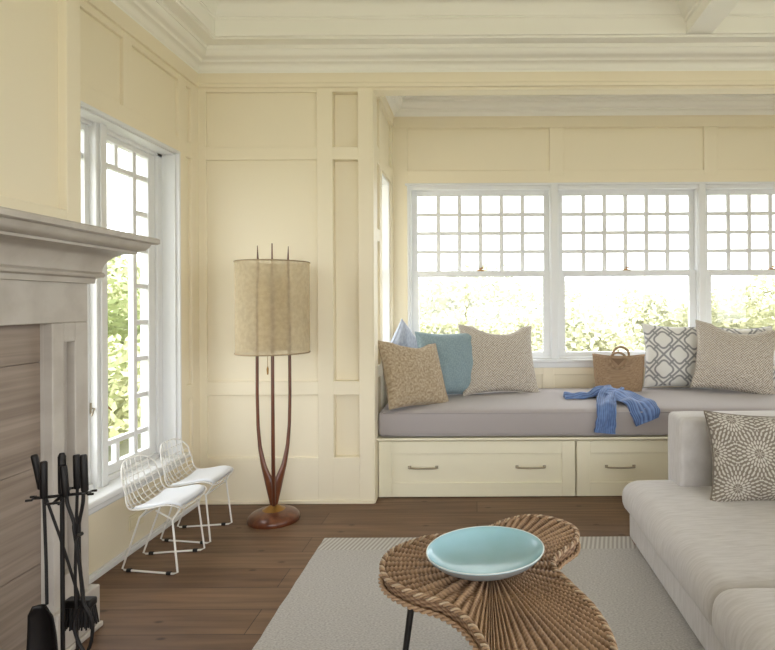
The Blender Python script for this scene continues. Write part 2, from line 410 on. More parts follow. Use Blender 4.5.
# ------------------------------------------------------------------ windows
def frame_rect(mb, x0, x1, z0, z1, s, t, b_, y0, y1):
    mb.box(x0, x0+s, y0, y1, z0, z1); mb.box(x1-s, x1, y0, y1, z0, z1)
    mb.box(x0+s, x1-s, y0, y1, z1-t, z1); mb.box(x0+s, x1-s, y0, y1, z0, z0+b_)
def double_hung(i, cx):
    r = thing('window_%d' % i, (cx, YW, .77), kind='structure')
    m = MB(); frame_rect(m, -.5775, .5775, 0, 1.357, .034, .03, .012, -.015, .12)
    m.build('window_frame', TRIMW, r, bevel=.003)
    u = MB(); frame_rect(u, -.545, .545, .646, 1.33, .043, .04, .05, .055, .09)
    for k in range(1, 6):
        x = lerp(-.502, .502, k/6); u.box(x-.016, x+.016, .06, .085, .69, 1.30)
    for k in range(1, 4):
        z = lerp(.697, 1.29, k/4); u.box(-.505, .505, .061, .084, z-.014, z+.014)
    us = u.build('upper_sash', TRIMW, r, bevel=.002)
    MB().box(-.505, .505, .070, .073, .69, 1.295).build('glass', GLASS, us)
    l_ = MB(); frame_rect(l_, -.545, .545, .008, .69, .055, .046, .041, .018, .053)
    l_.box(-.5, .5, .010, .02, .655, .685)
    ls = l_.build('lower_sash', TRIMW, r, bevel=.003)
    MB().box(-.495, .495, .034, .037, .045, .648).build('glass', GLASS, ls)
    k = MB().box(-.028, .028, .02, .045, .69, .70); k.tube([(-.005,.03,.70),(-.003,.03,.712),(.025,.022,.714)], .006, 8)
    k.build('sash_lock', BRASS, r, bevel=.002)
for i, cx in enumerate((.039, 1.194, 2.349)): double_hung(i+1, cx)
MB().box(gx0-.03, gx1+.03, YW-.055, YW+.02, .742, .768).box(gx0-.01, gx1+.01, YW-.03, YW, .70, .742).build('trim_7', TRIMW, bevel=.006)['kind'] = 'structure'
MB().box(gx0+.004, gx0+.02, YW-.03, YW, .768, 2.13).box(gx1-.02, gx1+.012, YW-.03, YW, .768, 2.13).box(gx0-.012, gx1+.012, YW-.03, YW, 2.127, 2.145).box(1.19-.5775-.025+.002, 1.19-.5775+.03, YW-.03, YW-.01, .768, 2.13).box(2.345-.5775-.025+.002, 2.345-.5775+.03, YW-.03, YW-.01, .768, 2.13).build('trim_8', TRIMW, bevel=.004)['kind'] = 'structure'

# left wall twin casement
r = thing('window_4', (XL, 2.61, .33), kind='structure')
def LX(x): return x-XL
fr = MB()
Y0, Y1 = wy0-2.61, wy1-2.61
ht = wz1-.33
fr.box(-.19, .004, Y1-.012, Y1+.0, 0, ht); fr.box(-.19, .004, Y0, Y0+.012, 0, ht); fr.box(-.19, .004, Y0, Y1, ht-.012, ht)
fr.box(-.17, -.07, Y1-.055, Y1, .0, ht); fr.box(-.17, -.07, Y0, Y0+.055, 0, ht)
fr.box(-.17, -.07, Y0, Y1, ht-.03, ht); fr.box(-.17, -.07, Y0, Y1, 0, .055)
fr.box(-.17, -.05, -.039, .038, 0, ht)
fr.box(-.05, -.04, -.02, .02, .03, ht)
fr.box(-.004, .024, Y1, Y1+.014, .0, ht+.014).box(-.004, .024, Y0-.014, Y0, 0, ht+.014).box(-.004, .024, Y0, Y1, ht, ht+.014)
fr.build('window_frame', TRIMW, r, bevel=.004)
zs = [1.883,1.69,1.497,1.304,1.111,.918,.725,.533]
for sgn in (1, -1):
    s_ = MB()
    def yb(a, b_, z0, z1, x0=-.125, x1=-.085):
        s_.box(x0, x1, sgn*a, sgn*b_, z0-.33, z1-.33)
    yb(.018, .065, .385, 2.03); yb(.43, .49, .385, 2.03); yb(.065, .43, .385, .43); yb(.065, .43, 2.0, 2.03)
    yb(.306, .336, .42, 2.01, -.122, -.092)
    yb(.162, .188, 1.883, 2.01, -.121, -.093); yb(.162, .188, .42, .533, -.121, -.093)
    for k, z in enumerate(zs):
        yb(.065 if k in (0, 7) else .32, .44, z-.013, z+.013, -.122, -.094)
    so = s_.build('casement_sash', TRIMW, r, bevel=.003)
    MB().box(-.108, -.105, sgn*.06, sgn*.44, .09, 1.68).build('glass', GLASS, so)
    k = MB().box(-.085, -.075, sgn*.035-.006, sgn*.035+.006, .375, .425); k.tube([(-.08, sgn*.035, .40),(-.062, sgn*.042, .398),(-.056, sgn*.07, .37)], .004, 8)
    k.build('latch', BRASS if sgn > 0 else NICKEL, so, bevel=.001)
MB().box(-.17, .045, Y0-.06, Y1+.07, -.0, .03).box(0, .022, Y0-.04, Y1+.05, -.035, 0).build('window_sill', TRIMW, r, bevel=.008, seg=3)

# alcove side window
r = thing('window_5', (AX, (sy0+sy1)/2, .77), kind='structure')
hw = (sy1-sy0)/2
m = MB()
for (x0, x1, s) in ((-.13, .004, .02),):
    m.box(x0, x1, -hw, -hw+s, 0, 1.357); m.box(x0, x1, hw-s, hw, 0, 1.357); m.box(x0, x1, -hw, hw, 0, s); m.box(x0, x1, -hw, hw, 1.357-s, 1.357)
for z in (.646,): m.box(-.10, -.06, -hw, hw, z, z+.05)
m.build('window_frame', TRIMW, r, bevel=.003)
MB().box(-.085, -.082, -hw+.01, hw-.01, .01, 1.345).build('glass', GLASS, r)

# ------------------------------------------------------------------ chimney breast and mantelpiece
K = 1.04
cb = MB()
cx_, cyf = -1.50, 2.132
cb.box(XL-.01, cx_-.033, -.4, cyf-.01, 1.40, ZC)
cb.box(XL-.01, cx_, 2.059, cyf, 0, ZC)
cb.box(XL-.01, cx_, -.4, 2.06, 1.0, 1.553)
cb.box(XL-.01, cx_, -.4, 2.06, 2.45, ZC)
cb.box(XL-.01, cx_, -.4, .25, 0, ZC)
cb.build('wall_chimney', CREAM, bevel=.004)['kind'] = 'structure'
ft = thing('fireplace', (-1.435, 1.3, 0), 'grey washed fireplace surround with deep moulded mantel shelf and stone lining', 'fireplace')
def S(z): return 1.2+(z-1.2)*K
ox, oy = -1.435, 1.3
yn, yfz = 1.896-oy, 2.07-oy     # far leg near and far edges, local
ynear = -(yfz)                 # mirrored near end
# mantel shelf mouldings: profile (projection p, z), wrapped round the far end
def wrap(mb, prof):
    vs = []; fs = []
    for (p, z) in prof:
        vs += [(-.25, ynear-p, z), (p, ynear-p, z), (p, yfz+p, z), (-.065, yfz+p, z)]
    for i in range(len(prof)-1):
        for k in range(3):
            fs.append((i*4+k, i*4+k+1, (i+1)*4+k+1, (i+1)*4+k))
    n = len(prof)-1
    fs.append((0,1,2,3)); fs.append((n*4,n*4+1,n*4+2,n*4+3)); mb.add(vs, fs)
sh = MB(); wrap(sh, [(.165,S(1.433)),(.172,S(1.437)),(.172,S(1.452)),(.166,S(1.457)),(-.06,S(1.457))]); sh.build('mantel_shelf', SHELFW, ft, smooth='auto')
mo = MB(); wrap(mo, [(0,S(1.278)),(.016,S(1.28)),(.018,S(1.297)),(.02,S(1.298)),(.036,S(1.302)),(.04,S(1.31)),(.036,S(1.318)),(.032,S(1.32))] +
    [(.032+.075*(1-math.cos(t*PI/2)), S(1.32+.072*math.sin(t*PI/2))) for t in [k/8 for k in range(1, 9)]] +
    [(.115,S(1.394)),(.115,S(1.402)),(.12,S(1.404)),(.135,S(1.408)),(.145,S(1.42)),(.15,S(1.433))]); mo.build('cornice', SHELFW, ft, smooth='auto')
fr_ = MB().box(-.06, 0, ynear, yfz, S(1.144), S(1.285)); fr_.build('frieze_board', SHELFW, ft, bevel=.003)
for sg in (1, -1):
    lg = MB()
    a, b2 = (yn, yfz) if sg > 0 else (-yfz, -yn)
    pr0, pr1 = (1.951-oy, 2.004-oy) if sg > 0 else (-(2.004-oy), -(1.951-oy))
    lg.box(-.075, -.03, a, b2, .15, S(1.144)); lg.box(-.032, 0, a, pr0, .15, S(1.144)); lg.box(-.032, 0, pr1, b2, .15, S(1.144))
    lg.box(-.032, 0, pr0, pr1, S(1.078), S(1.144)); lg.box(-.032, 0, pr0, pr1, .15, .26)
    l_ = lg.build('pilaster', SHELFW, ft, bevel=.003)
    MB().box(-.06, .03, a-.02, b2+.035, 0, .02).box(-.06, .022, a-.014, b2+.028, .02, .16).build('plinth_block', SHELFW, l_, bevel=.005)
st = MB().box(-.12, -.055, -(1.896-oy)-.02, yn+.01, .0, S(1.144)+.01)
MATST = stone_mat()
# lining slabs as separate joint-cut courses in one panel
st = MB()
zz = [0, .33, .66, S(1.018), S(1.144)+.02]
for a, b2 in zip(zz, zz[1:]): st.box(-.12, -.042, .28, yn+.01, a+.001, b2-.001); st.box(-.12, -.042, -yn-.01, -.28, a+.001, b2-.001)
st.box(-.12, -.042, -.28, .28, .85, S(1.144)+.02)
st.build('stone_lining', MATST, ft)
MB().box(-.24, -.13, -.3, .3, 0, .9).build('firebox', BLACK, ft)

# ------------------------------------------------------------------ window bench
tp = MB().box(JX+.002, AXR-.02, 3.45, YW-.03, .357, .376)
tp.box(JX+.002, AXR-.02, 3.442, 3.47, .362, .376)
tp.build('bench_board', DRAW, loc=(0,0,0), bevel=.004)
tag(bpy.data.objects['bench_board'], 'cream painted bench top board running under the grey window seat cushion', 'bench')
def bench_unit(x0, x1, label):
    r = thing('drawer_unit', ((x0+x1)/2, 3.47, 0), label, 'drawers')
    h = (x1-x0)/2
    MB().box(-h, h, .02, .85, .0, .356).build('body', DRAW, r)
    fx = h-.003
    d = MB().box(-fx, fx, 0, .02, .004, .35); 
    # shaker front
    d = MB(); s = .082
    d.box(-fx, -fx+s, 0, .019, .006, .35); d.box(fx-s, fx, 0, .019, .006, .35); d.box(-fx+s, fx-s, 0, .019, .272, .35); d.box(-fx+s, fx-s, 0, .019, .006, .092)
    d.box(-fx+s, fx-s, .010, .019, .09, .274)
    dr = d.build('drawer', DRAW, r, bevel=.002)
    for hx in (-.327, .327):
        k = MB().tube(catmull([(-.085,0.0,.188),(-.085,-.02,.188),(-.07,-.028,.188),(0,-.03,.186),(.07,-.028,.188),(.085,-.02,.188),(.085,0.0,.188)], 4), .0055, 8)
        k.lathe([(.009,-.001),(.009,.001)], 0, 0, 10) if False else None
        for v in (-.085, .085): k.box(v-.009, v+.009, -.003, .002, .179, .197)
        k.build('handle', NICKEL, dr, loc=(hx*(h/.6), .008, 0), smooth='auto')
bench_unit(-.612, .613, 'cream shaker drawer unit under the left end of the window seat')
bench_unit(.617, 1.818, 'cream shaker drawer unit below the window seat, partly hidden by the sofa')
bench_unit(1.822, 3.02, 'cream shaker drawer unit at the right end of the seat, behind the sofa')

def soft_box(w, d, h, rad=.04, crown_=.0, bulge=.0, n=28, noise_amp=0, nz_seed=0, rough_edges=1.0):
    """rounded cushion box, centred in xy, base at z=0"""
    mb = MB()
    def shape(p):
        x, y, z = p
        hw, hd, hh = w/2-rad, d/2-rad, h/2-rad
        q = Vector((max(-hw, min(hw, x)), max(-hd, min(hd, y)), max(-hh, min(hh, z))))
        v = Vector((x, y, z))-q
        if v.length > 1e-9: v = v.normalized()*rad
        q = q+v
        fx = max(0, 1-(2*q.x/w)**2); fy = max(0, 1-(2*q.y/d)**2); fz = max(0, 1-(2*q.z/h)**2)
        if q.z > 0: q.z += crown_*(fx*fy)**.5*(2*q.z/h)
        q.x += bulge*fz*(2*q.x/w); q.y += bulge*fz*(2*q.y/d)
        if noise_amp:
            k = noise.noise(Vector((q.x*5+nz_seed, q.y*5, q.z*5)))+.5*noise.noise(Vector((q.x*12+nz_seed, q.y*12, q.z*12)))
            q += Vector((k*.6, k*.6, k))*noise_amp
        return (q.x, q.y, q.z+h/2)
    def axis(L, m):   # denser near the rounded ends
        k = max(2, m); out = []
        for i in range(5): out.append(-L/2+rad*(1-math.cos(i/4*PI/2)))
        for i in range(1, k): out.append(lerp(-L/2+rad, L/2-rad, i/k))
        for i in range(5): out.append(L/2-rad+rad*math.sin(i/4*PI/2))
        return out
    ax = axis(w, max(4, int(w/.06))); ay = axis(d, max(4, int(d/.06))); az = axis(h, 3)
    def side(A, B, fn):
        nu, nv = len(A)-1, len(B)-1
        mb.grid(lambda u, v: shape(fn(A[round(u*nu)], B[round(v*nv)])), nu, nv)
    for z in (-h/2, h/2): side(ax, ay, lambda a, b_: (a, b_, z))
    for y in (-d/2, d/2): side(ax, az, lambda a, b_: (a, y, b_))
    for x in (-w/2, w/2): side(ay, az, lambda a, b_: (x, a, b_))
    return mb
def weld(o, dist=.0005):
    import bmesh
    b = bmesh.new(); b.from_mesh(o.data); bmesh.ops.remove_doubles(b, verts=b.verts, dist=dist)
    bmesh.ops.recalc_face_normals(b, faces=b.faces); b.to_mesh(o.data); b.free(); o.data.shade_smooth(); return o

CW = AXR-.02-(JX+.012)
bc = thing('bench_cushion', ((JX+.012+AXR-.02)/2, 3.915, .376), 'long grey fabric cushion of the window seat', 'cushion')
weld(soft_box(CW, .90, .162, .03, .022, .004, noise_amp=.0015).build('cushion_body', BENCHF, bc))
pp = MB()
for z in (.012, .150):
    y = -.452
    pp.tube([(x, y, z) for x in [lerp(-CW/2+.03, CW/2-.03, k/40) for k in range(41)]], .0035, 6)
pp.build('piping', BENCHF, bc, smooth=True)

# ------------------------------------------------------------------ pillows
def pillow(name, w, h, t, m, colfn, label, loc, yaw=0, lean=0, roll=0, n=110, seed=0, dent=0, group=None, ears=.10):
    mb = MB()
    def pt(u, v, side):
        a, b_ = 2*u-1, 2*v-1
        x = a*w/2*(1-ears*(1-b_*b_)**1.0*abs(a)**3+.0); z = b_*h/2*(1-ears*(1-a*a)*abs(b_)**3)
        if dent and b_ > 0: z -= dent*max(0, 1-(a-.05)**2*2.2)*b_**3
        f = max(0, (1-a*a))**.5*max(0, (1-b_*b_))**.5
        f = f**.8
        k = noise.noise(Vector((a*1.6+seed, b_*1.6, side*3.1)))*.18 + noise.noise(Vector((a*4+seed, b_*4, side)))*.07
        # wrinkles radiating from corners
        for (ca, cb_) in ((-1,-1),(1,-1),(-1,1),(1,1)):
            dx, dz = a-ca, b_-cb_; rr = math.hypot(dx, dz)
            k += .05*math.sin(math.atan2(dz, dx)*14+seed)*math.exp(-rr*2.2)
        y = side*(t/2*f*(1+k) + .003)
        return (x, y, z)
    for side in (-1, 1):
        mb.grid(lambda u, v: pt(u, v, side), n, n, cols=lambda u, v: colfn((u-.5)*w, (v-.5)*h))
    # edge band with a fine piping
    edge = [pt(k/40, 0, 0) for k in range(40)]+[pt(1, k/40, 0) for k in range(40)]+[pt(1-k/40, 1, 0) for k in range(40)]+[pt(0, 1-k/40, 0) for k in range(40)]
    edge = [(x, 0, z) for x, y, z in edge]
    c0 = colfn(w*.11, h*.07)
    mb.tube(edge, .0045, 6, closed=True, cols=lambda a, b_: c0)
    R = Matrix.Rotation(yaw, 4, 'Z') @ Matrix.Rotation(lean, 4, 'X') @ Matrix.Rotation(roll, 4, 'Y')
    o = mb.build(name, m, loc=loc, smooth=True, norm=False)
    o.rotation_euler = R.to_euler()
    return tag(o, label, 'pillow', group)
def mixc(a, b_, t): return tuple(lerp(a[i], b_[i], t) for i in range(3))+(1,)
def cl(x, a=0, b_=1): return max(a, min(b_, x))
TAN1, TAN2 = srgb(190,174,150), srgb(144,124,100)
def col_tan(x, z):
    k = .5*noise.noise(Vector((x*70, z*70, 0))) + .4*noise.noise(Vector((x*130, z*130, 4)))
    return mixc(TAN2, TAN1, cl(.5+k*1.6))
TE1, TE2 = srgb(148,166,172), srgb(122,142,150)
def col_teal(x, z):
    k = noise.noise(Vector((x*150, z*150, 1))); return mixc(TE2, TE1, cl(.5+k*1.5))
GB1, GB2 = srgb(172,178,190), srgb(150,156,170)
def col_gb(x, z):
    k = noise.noise(Vector((x*100, z*30, 2))); return mixc(GB2, GB1, cl(.5+k*1.5))
WV1, WV2 = srgb(216,209,198), srgb(118,102,88)
def col_weave(x, z):
    # basket / herringbone of short bars
    c_ = .0135; p = (x+z)*.7071; q = (x-z)*.7071
    i, j = math.floor(p/c_), math.floor(q/c_)
    fp, fq = p/c_-i, q/c_-j
    k = (i+j) % 4
    t = (fq if k < 2 else fp)
    v = math.sin(t*PI)**1.3*(.35+.65*math.sin(PI*(fp if k < 2 else fq)))
    return mixc(WV2, WV1, cl(v*1.3+noise.noise(Vector((x*70,z*70,0)))*.5))
TW, TG = srgb(220,218,214), srgb(142,141,143)
def col_trellis(x, z):
    P = .225
    best = 9
    # interlocking ogee lattice: circles linked by diagonal bars
    for (ox_, oz_) in ((0,0),(P/2,P/2)):
        u = (x-ox_+P*50.5) % P-P/2; v = (z-oz_+P*50.5) % P-P/2
        r_ = math.hypot(u, v)
        best = min(best, abs(r_-P*.27-.006*math.cos(4*math.atan2(v, u))))
    u = (x+P*50) % P-P/2; v = (z+P*50) % P-P/2
    d1 = abs(((x+z)/P+.25) % .5-.25)*P*.7071; d2 = abs(((x-z)/P+.25) % .5-.25)*P*.7071
    u = (x+P*50+P/4) % (P/2)-P/4; v = (z+P*50+P/4) % (P/2)-P/4
    best = min(best, max(min(d1, d2), 0) if (math.hypot(u, v) > .0) and (min(math.hypot((x-a+P*50.5)%P-P/2, (z-a+P*50.5)%P-P/2) for a in (0, P/2)) > P*.27) else 9)
    return mixc(TG, TW, cl((best-.0058)/.003))
SB1, SB2 = srgb(192,186,176), srgb(122,113,103)
SC = []
for i in range(-4, 5):
    for j in range(-4, 5):
        SC.append((i*.2+(.1 if j % 2 else 0)-.085, j*.15+.02))
def col_star(x, z):
    best = min(SC, key=lambda c_: (x-c_[0])**2+(z-c_[1])**2)
    dx, dz = x-best[0], z-best[1]; r_ = math.hypot(dx, dz); th = math.atan2(dz, dx)
    dr = .0195; k = int(r_/dr)
    if k == 0: nper = 8; rc = dr*.55
    else: nper = [8,16,24,24,32,40,40][min(k,6)]; rc = dr*(k+.5)
    if k == 0: nper = 8
    a = th/(2*PI)*nper + (.5 if k % 2 else 0); fa = (a-round(a))/nper*2*PI*max(r_, .004)
    e = (fa/(.0043 if k else .0013))**2+((r_-rc)/(dr*.5))**2
    return mixc(SB2, SB1, cl((1.15-e)/.4))
PM = attr_mat('pillow_fabric', .9, .15, 500, .35, .15)
CT = .552   # cushion top
def rd(*a): return [math.radians(x) for x in a]
pillow('throw_pillow', .50, .45, .16, PM, col_tan, 'tan mottled pillow leaning in the left end of the window seat, frontmost', (-.408,3.665,CT+.19), *rd(48,-24,6), seed=1, dent=.03)
pillow('throw_pillow', .46, .47, .20, PM, col_teal, 'dusty teal pillow between the tan pillow and the large beige woven pillow', (-.20,4.0,CT+.222), *rd(24,-15,1), seed=5, n=130)
pillow('throw_pillow', .39, .39, .13, PM, col_gb, 'pale blue-grey pillow standing on its corner at the back left of the window seat', (-.525,4.14,CT+.265), *rd(62,-6,45), seed=9, n=60)
pillow('throw_pillow', .58, .53, .18, PM, col_weave, 'large beige woven pillow standing right of the teal pillow', (.165,4.12,CT+.24), *rd(17,-22,2), seed=14, dent=.06, n=200)
pillow('throw_pillow', .50, .49, .15, PM, col_trellis, 'white pillow with grey trellis pattern beside the straw basket', (1.515,4.24,CT+.245), *rd(-4,-14,2), seed=20, n=170)
pillow('throw_pillow', .57, .50, .18, PM, col_weave, 'large beige woven pillow at right end, overlapping the trellis pillow', (1.862,4.04,CT+.243), *rd(-8,-15,8), seed=27, dent=.045, n=200)
pillow('throw_pillow', .48, .47, .12, PM, col_trellis, 'pale pillow almost hidden behind the rightmost beige woven pillow', (2.04,4.265,CT+.235), *rd(2,-10,0), seed=31, n=120)

# ------------------------------------------------------------------ straw bag
BAGS = (1.03,1,1.04)
bg = thing('basket_bag', (1.048,4.13,CT+.008), 'small brown straw basket bag with two round ring handles on the window seat', 'bag', rot=(0,0,math.radians(-14)))
ST1, ST2 = srgb(172,146,118), srgb(126,102,80)
def bagpt(u, v, ins=0):
    a = 2*PI*u; ww = lerp(.158, .182, v**.8)-ins; dd = lerp(.06, .055, v)-ins
    cc, ss = math.cos(a), math.sin(a); e = .45
    x = ww*math.copysign(abs(cc)**e, cc); y = dd*math.copysign(abs(ss)**(.7), ss)
    z = lerp(0, .232, v) + (.02*(abs(x)/.18)**2 if v > .5 else 0)*(v-.5)*2
    if y < 0 and ins == 0: z -= .05*math.exp(-((x+.002)/.038)**4)*max(0, (v-.5)*2)
    return (x, y, z)
bm_ = MB()
def straw(u, v): 
    k = noise.noise(Vector((u*260, v*26, 0)))+.5*math.sin(v*PI*2*24); return mixc(ST2, ST1, cl(.55+k*.6))
bm_.grid(lambda u, v: bagpt(u, v), 120, 48, closeu=True, cols=straw)
bm_.grid(lambda u, v: (lambda p: (p[0], p[1], max(p[2], .004)))(bagpt(u, v, .006)), 120, 16, closeu=True, cols=lambda u, v: ST2)
n0 = 48
bm_.tube([bagpt(k/96, 1, .003) for k in range(96)], .0055, 6, closed=True, cols=lambda a, b_: straw(a*3, .3))
base = [bagpt(k/60, 0) for k in range(60)]; bm_.add(base, [tuple(range(60))], [ST2]*60)
STRAW = attr_mat('woven_straw', .8, .25, 260, .6)
bm_.build('bag_body', STRAW, bg, smooth=True, norm=False)
for sy, dx, lean in ((-1, -.002, .0), (1, .018, .012)):
    m = MB(); R_ = .056
    m.tube([(dx+R_*math.cos(a), sy*.062, (.215 if sy < 0 else .245)+R_*math.sin(a)) for a in [2*PI*k/40 for k in range(40)]], .0085, 8, closed=True, cols=lambda a, b_: mixc(ST2, ST1, .6+.25*math.sin(a*2*PI*30)))
    m.build('handle', STRAW, bg, smooth=True)

# ------------------------------------------------------------------ blue knitted sweater
SWB, SWD = srgb(118,146,198), srgb(60,76,118)
bg.scale = BAGS
sw = MB()
def ribbon(P, W, Th, ribs, seg=64, nsub=10, wr=.12, seed=0):
    pts = catmull(P, nsub); n = len(pts)
    # width direction given per control point
    WD = catmull([Vector(w_) for w_ in W], nsub)
    vs = []; fs = []; cs = []
    for i, p in enumerate(pts):
        t = (pts[min(i+1, n-1)]-pts[max(i-1, 0)]).normalized(); wd = WD[i]; nn = t.cross(wd).normalized()
        if nn.z < -.2 or (abs(nn.z) < .3 and nn.y > 0): nn = -nn
        th = Th*(1+.25*math.sin(i*.5+seed))
        for k in range(seg):
            a = 2*PI*k/seg; s_ = math.cos(a); q = math.sin(a)
            wob = 1+wr*noise.noise(Vector((i*.15+seed, k*.09, 0)))
            rib = .0035*math.sin(s_*PI*ribs)
            fold = .012*math.sin(s_*4+i*.12+seed)*(abs(q)**.5)
            vs.append(p+wd*s_*wob+nn*((th/2)*math.copysign(abs(q)**.7, q)+(rib+fold if q > 0 else 0)))
            cs.append(mixc(SWD, SWB, cl(.62+.45*math.sin(s_*PI*ribs)+.3*noise.noise(Vector((i*.3, k*.3, seed))))))
    for i in range(n-1):
        for k in range(seg):
            q = (k+1) % seg; fs.append((i*seg+k, i*seg+q, (i+1)*seg+q, (i+1)*seg+k))
    fs.append(tuple(range(seg))); fs.append(tuple((n-1)*seg+k for k in range(seg)))
    sw.add(vs, fs, cs)
zc = CT+.018
# origin of sweater at (0.83, 3.7, CT)
O = Vector((.83, 3.70, CT))
def W3(x, y, z): return (x-O.x, y-O.y, z-O.z)
ribbon([W3(.595,3.80,zc), W3(.68,3.80,zc), W3(.77,3.82,zc+.004), W3(.86,3.85,zc+.035), W3(.93,3.84,zc+.035)],
       [(.0,.055,0),(.0,.055,0),(.0,.055,0),(.0,.065,0),(.0,.06,0)], .03, 8, seed=1)
ribbon([W3(.95,3.84,zc+.045), W3(.88,3.73,zc+.03), W3(.835,3.60,zc+.01), W3(.812,3.50,zc-.004), W3(.80,3.444,.512), W3(.79,3.434,.45), W3(.782,3.424,.405)],
       [(.06,-.02,0),(.062,-.02,0),(.062,-.01,0),(.062,0,0),(.06,0,0),(.062,0,-.004),(.064,0,-.006)], .02, 11, seed=4)
ribbon([W3(.87,3.86,zc+.03), W3(.945,3.75,zc+.035), W3(1.0,3.62,zc+.008), W3(1.03,3.52,zc-.004), W3(1.045,3.447,.515), W3(1.045,3.434,.47)],
       [(.06,.045,0),(.085,.05,0),(.095,.035,0),(.095,.01,0),(.085,0,.022),(.07,0,.028)], .022, 15, seed=7)
o = sw.build('sweater', attr_mat('blue_knit', .95, .1, 350, .5, .3), loc=O, smooth=True)
tag(o, 'blue ribbed knit sweater draped over the front edge of the grey window seat cushion', 'sweater')

# ------------------------------------------------------------------ sofa
sf = thing('sofa', (1.27, 1.85, 0), 'low pale grey linen sofa with block arm in the right foreground', 'sofa')
def spart(name, x0, x1, y0, y1, z0, z1, rad, crown_, bulge, seed=0, amp=.004):
    o = soft_box(x1-x0, y1-y0, z1-z0, rad, crown_, bulge, noise_amp=amp, nz_seed=seed).build(name, SOFA, sf, loc=((x0+x1)/2-1.27, (y0+y1)/2-1.85, z0))
    return weld(o)
spart('base', .765, 1.95, .55, 2.825, .02, .155, .02, 0, 0, amp=.001)
spart('seat_cushion', .735, 1.75, 1.735, 2.82, .15, .318, .06, .022, .014, 2, .006)
spart('seat_cushion', .72, 1.75, .60, 1.728, .15, .338, .065, .03, .014, 6, .006)
spart('arm', .965, 1.95, 2.655, 2.835, .20, .655, .025, .004, .004, 3, .002)
spart('backrest', 1.75, 1.97, .55, 2.66, .15, .68, .03, .0, .005, 4, .002)
sl = MB()
for x in (-.47, .64):
    for y in (-1.25, .93): sl = MB().box(x-.025, x+.025, y-.025, y+.025, 0, .03); sl.build('leg', WALNUT, sf)
pillow('throw_pillow', .57, .40, .15, PM, col_star, 'taupe pillow with pale starburst petal pattern leaning on the sofa arm', (1.31,2.495,.505), math.radians(1), math.radians(-13), math.radians(2), seed=40, n=330)

# ------------------------------------------------------------------ rug
rg = MB().grid(lambda u, v: (lerp(-.778, 2.6, u)+.004*noise.noise(Vector((v*30, 0, u))), lerp(-3.0, 0, v)+.004*noise.noise(Vector((u*30, 5, 0))), .012), 60, 60)
rg.box(-.774, 2.598, -2.998, -.004, 0, .0118)
o = rg.build('area_rug', rug_mat(), loc=(0, 2.852, .0005), norm=False); tag(o, 'flat woven grey-beige rug with striped far border on the wooden floor', 'rug')

# ------------------------------------------------------------------ wicker table
TZ = .414
tb = thing('wicker_coffee_table', (.05, 1.62, 0), 'low brown wicker coffee table with wavy three-lobed top and black legs', 'coffee table')
outl = [(-.288,1.70),(-.265,1.80),(-.17,1.885),(-.05,1.915),(.035,1.96),(.10,2.025),(.19,2.07),(.28,2.04),(.340,1.955),(.325,1.85),(.262,1.765),(.228,1.68),(.262,1.56),(.30,1.44),(.312,1.30),(.285,1.15),(.20,1.05),(.11,1.06),(.045,1.16),(.015,1.29),(-.03,1.40),(-.095,1.475),(-.18,1.525),(-.258,1.60)]
oc = catmull([(x-.05, y-1.62, 0) for x, y in outl], 24, closed=True)
# resample by arc length
L = [0]
for i in range(len(oc)): L.append(L[-1]+(oc[(i+1) % len(oc)]-oc[i]).length)
def outp(t):
    s = (t % 1)*L[-1]
    import bisect
    i = bisect.bisect_right(L, s)-1; i = min(i, len(oc)-1)
    f = (s-L[i])/max(1e-9, L[i+1]-L[i]); return oc[i].lerp(oc[(i+1) % len(oc)], f)
NS = 76; cen = Vector((-.01, .075, 0))
WK1, WK2, WK3 = srgb(176,146,118), srgb(104,76,56), srgb(196,174,150)
NU, NV = NS*10, 170
OUT = [outp(k/NU) for k in range(NU)]
def toph(u, v):
    p = OUT[round(u*NU) % NU]; q = cen.lerp(p, v); r_ = (q-cen).length
    ph = u*NS*2*PI; Rw = r_/.0065
    amp = cl(r_/.12)
    sb2 = cl((r_-.17)/.08); rb = lerp(math.cos(ph/2), math.cos(ph), sb2)
    z = .0045*rb*amp + .0022*math.sin(Rw*PI+ (PI if math.cos(ph/4+.8) > 0 else 0))*amp
    return q, z, rb, Rw
def topp(u, v):
    q, z, _, _ = toph(u, v); return (q.x, q.y, TZ+z-.006*(v > .985))
def topc(u, v):
    q, z, rb, Rw = toph(u, v)
    k = .5+.34*rb+.25*math.sin(Rw*PI+(PI if math.cos(u*NS*PI/2+.8) > 0 else 0))+.35*noise.noise(Vector((q.x*9, q.y*9, 0)))+.3*noise.noise(Vector((q.x*80, q.y*80, 3)))
    return mixc(WK2, WK1, cl(k))
tm = MB(); tm.grid(topp, NU, NV, closeu=True, cols=topc)
WICK = attr_mat('wicker', .6, .35, 300, .4)
tm.build('woven_top', WICK, tb, smooth=True, norm=False)
# side band
sd = MB()
def sidep(u, v):
    p = OUT[round(u*NU) % NU]; d = (p-cen).normalized(); ph = u*NS*2*PI
    k = .002*math.cos(ph)*math.cos(v*PI*5)-v*.008
    return (p.x+d.x*k, p.y+d.y*k, TZ-.002-.036*v)
sd.grid(sidep, NU, 20, closeu=True, cols=lambda u, v: mixc(WK2, WK1, cl(.45+.5*math.cos(u*NS*2*PI)*math.cos(v*PI*5)+.2*noise.noise(Vector((u*300, v*9, 0))))))
n1 = len(sd.v)
sd.grid(lambda u, v: (lambda p: (lerp(p[0], cen.x, v*.999), lerp(p[1], cen.y, v*.999), TZ-.04))(OUT[round(u*NU) % NU]), NU, 1, closeu=True, cols=lambda u, v: WK2)
sd.build('side_band', WICK, tb, smooth=True, norm=False)
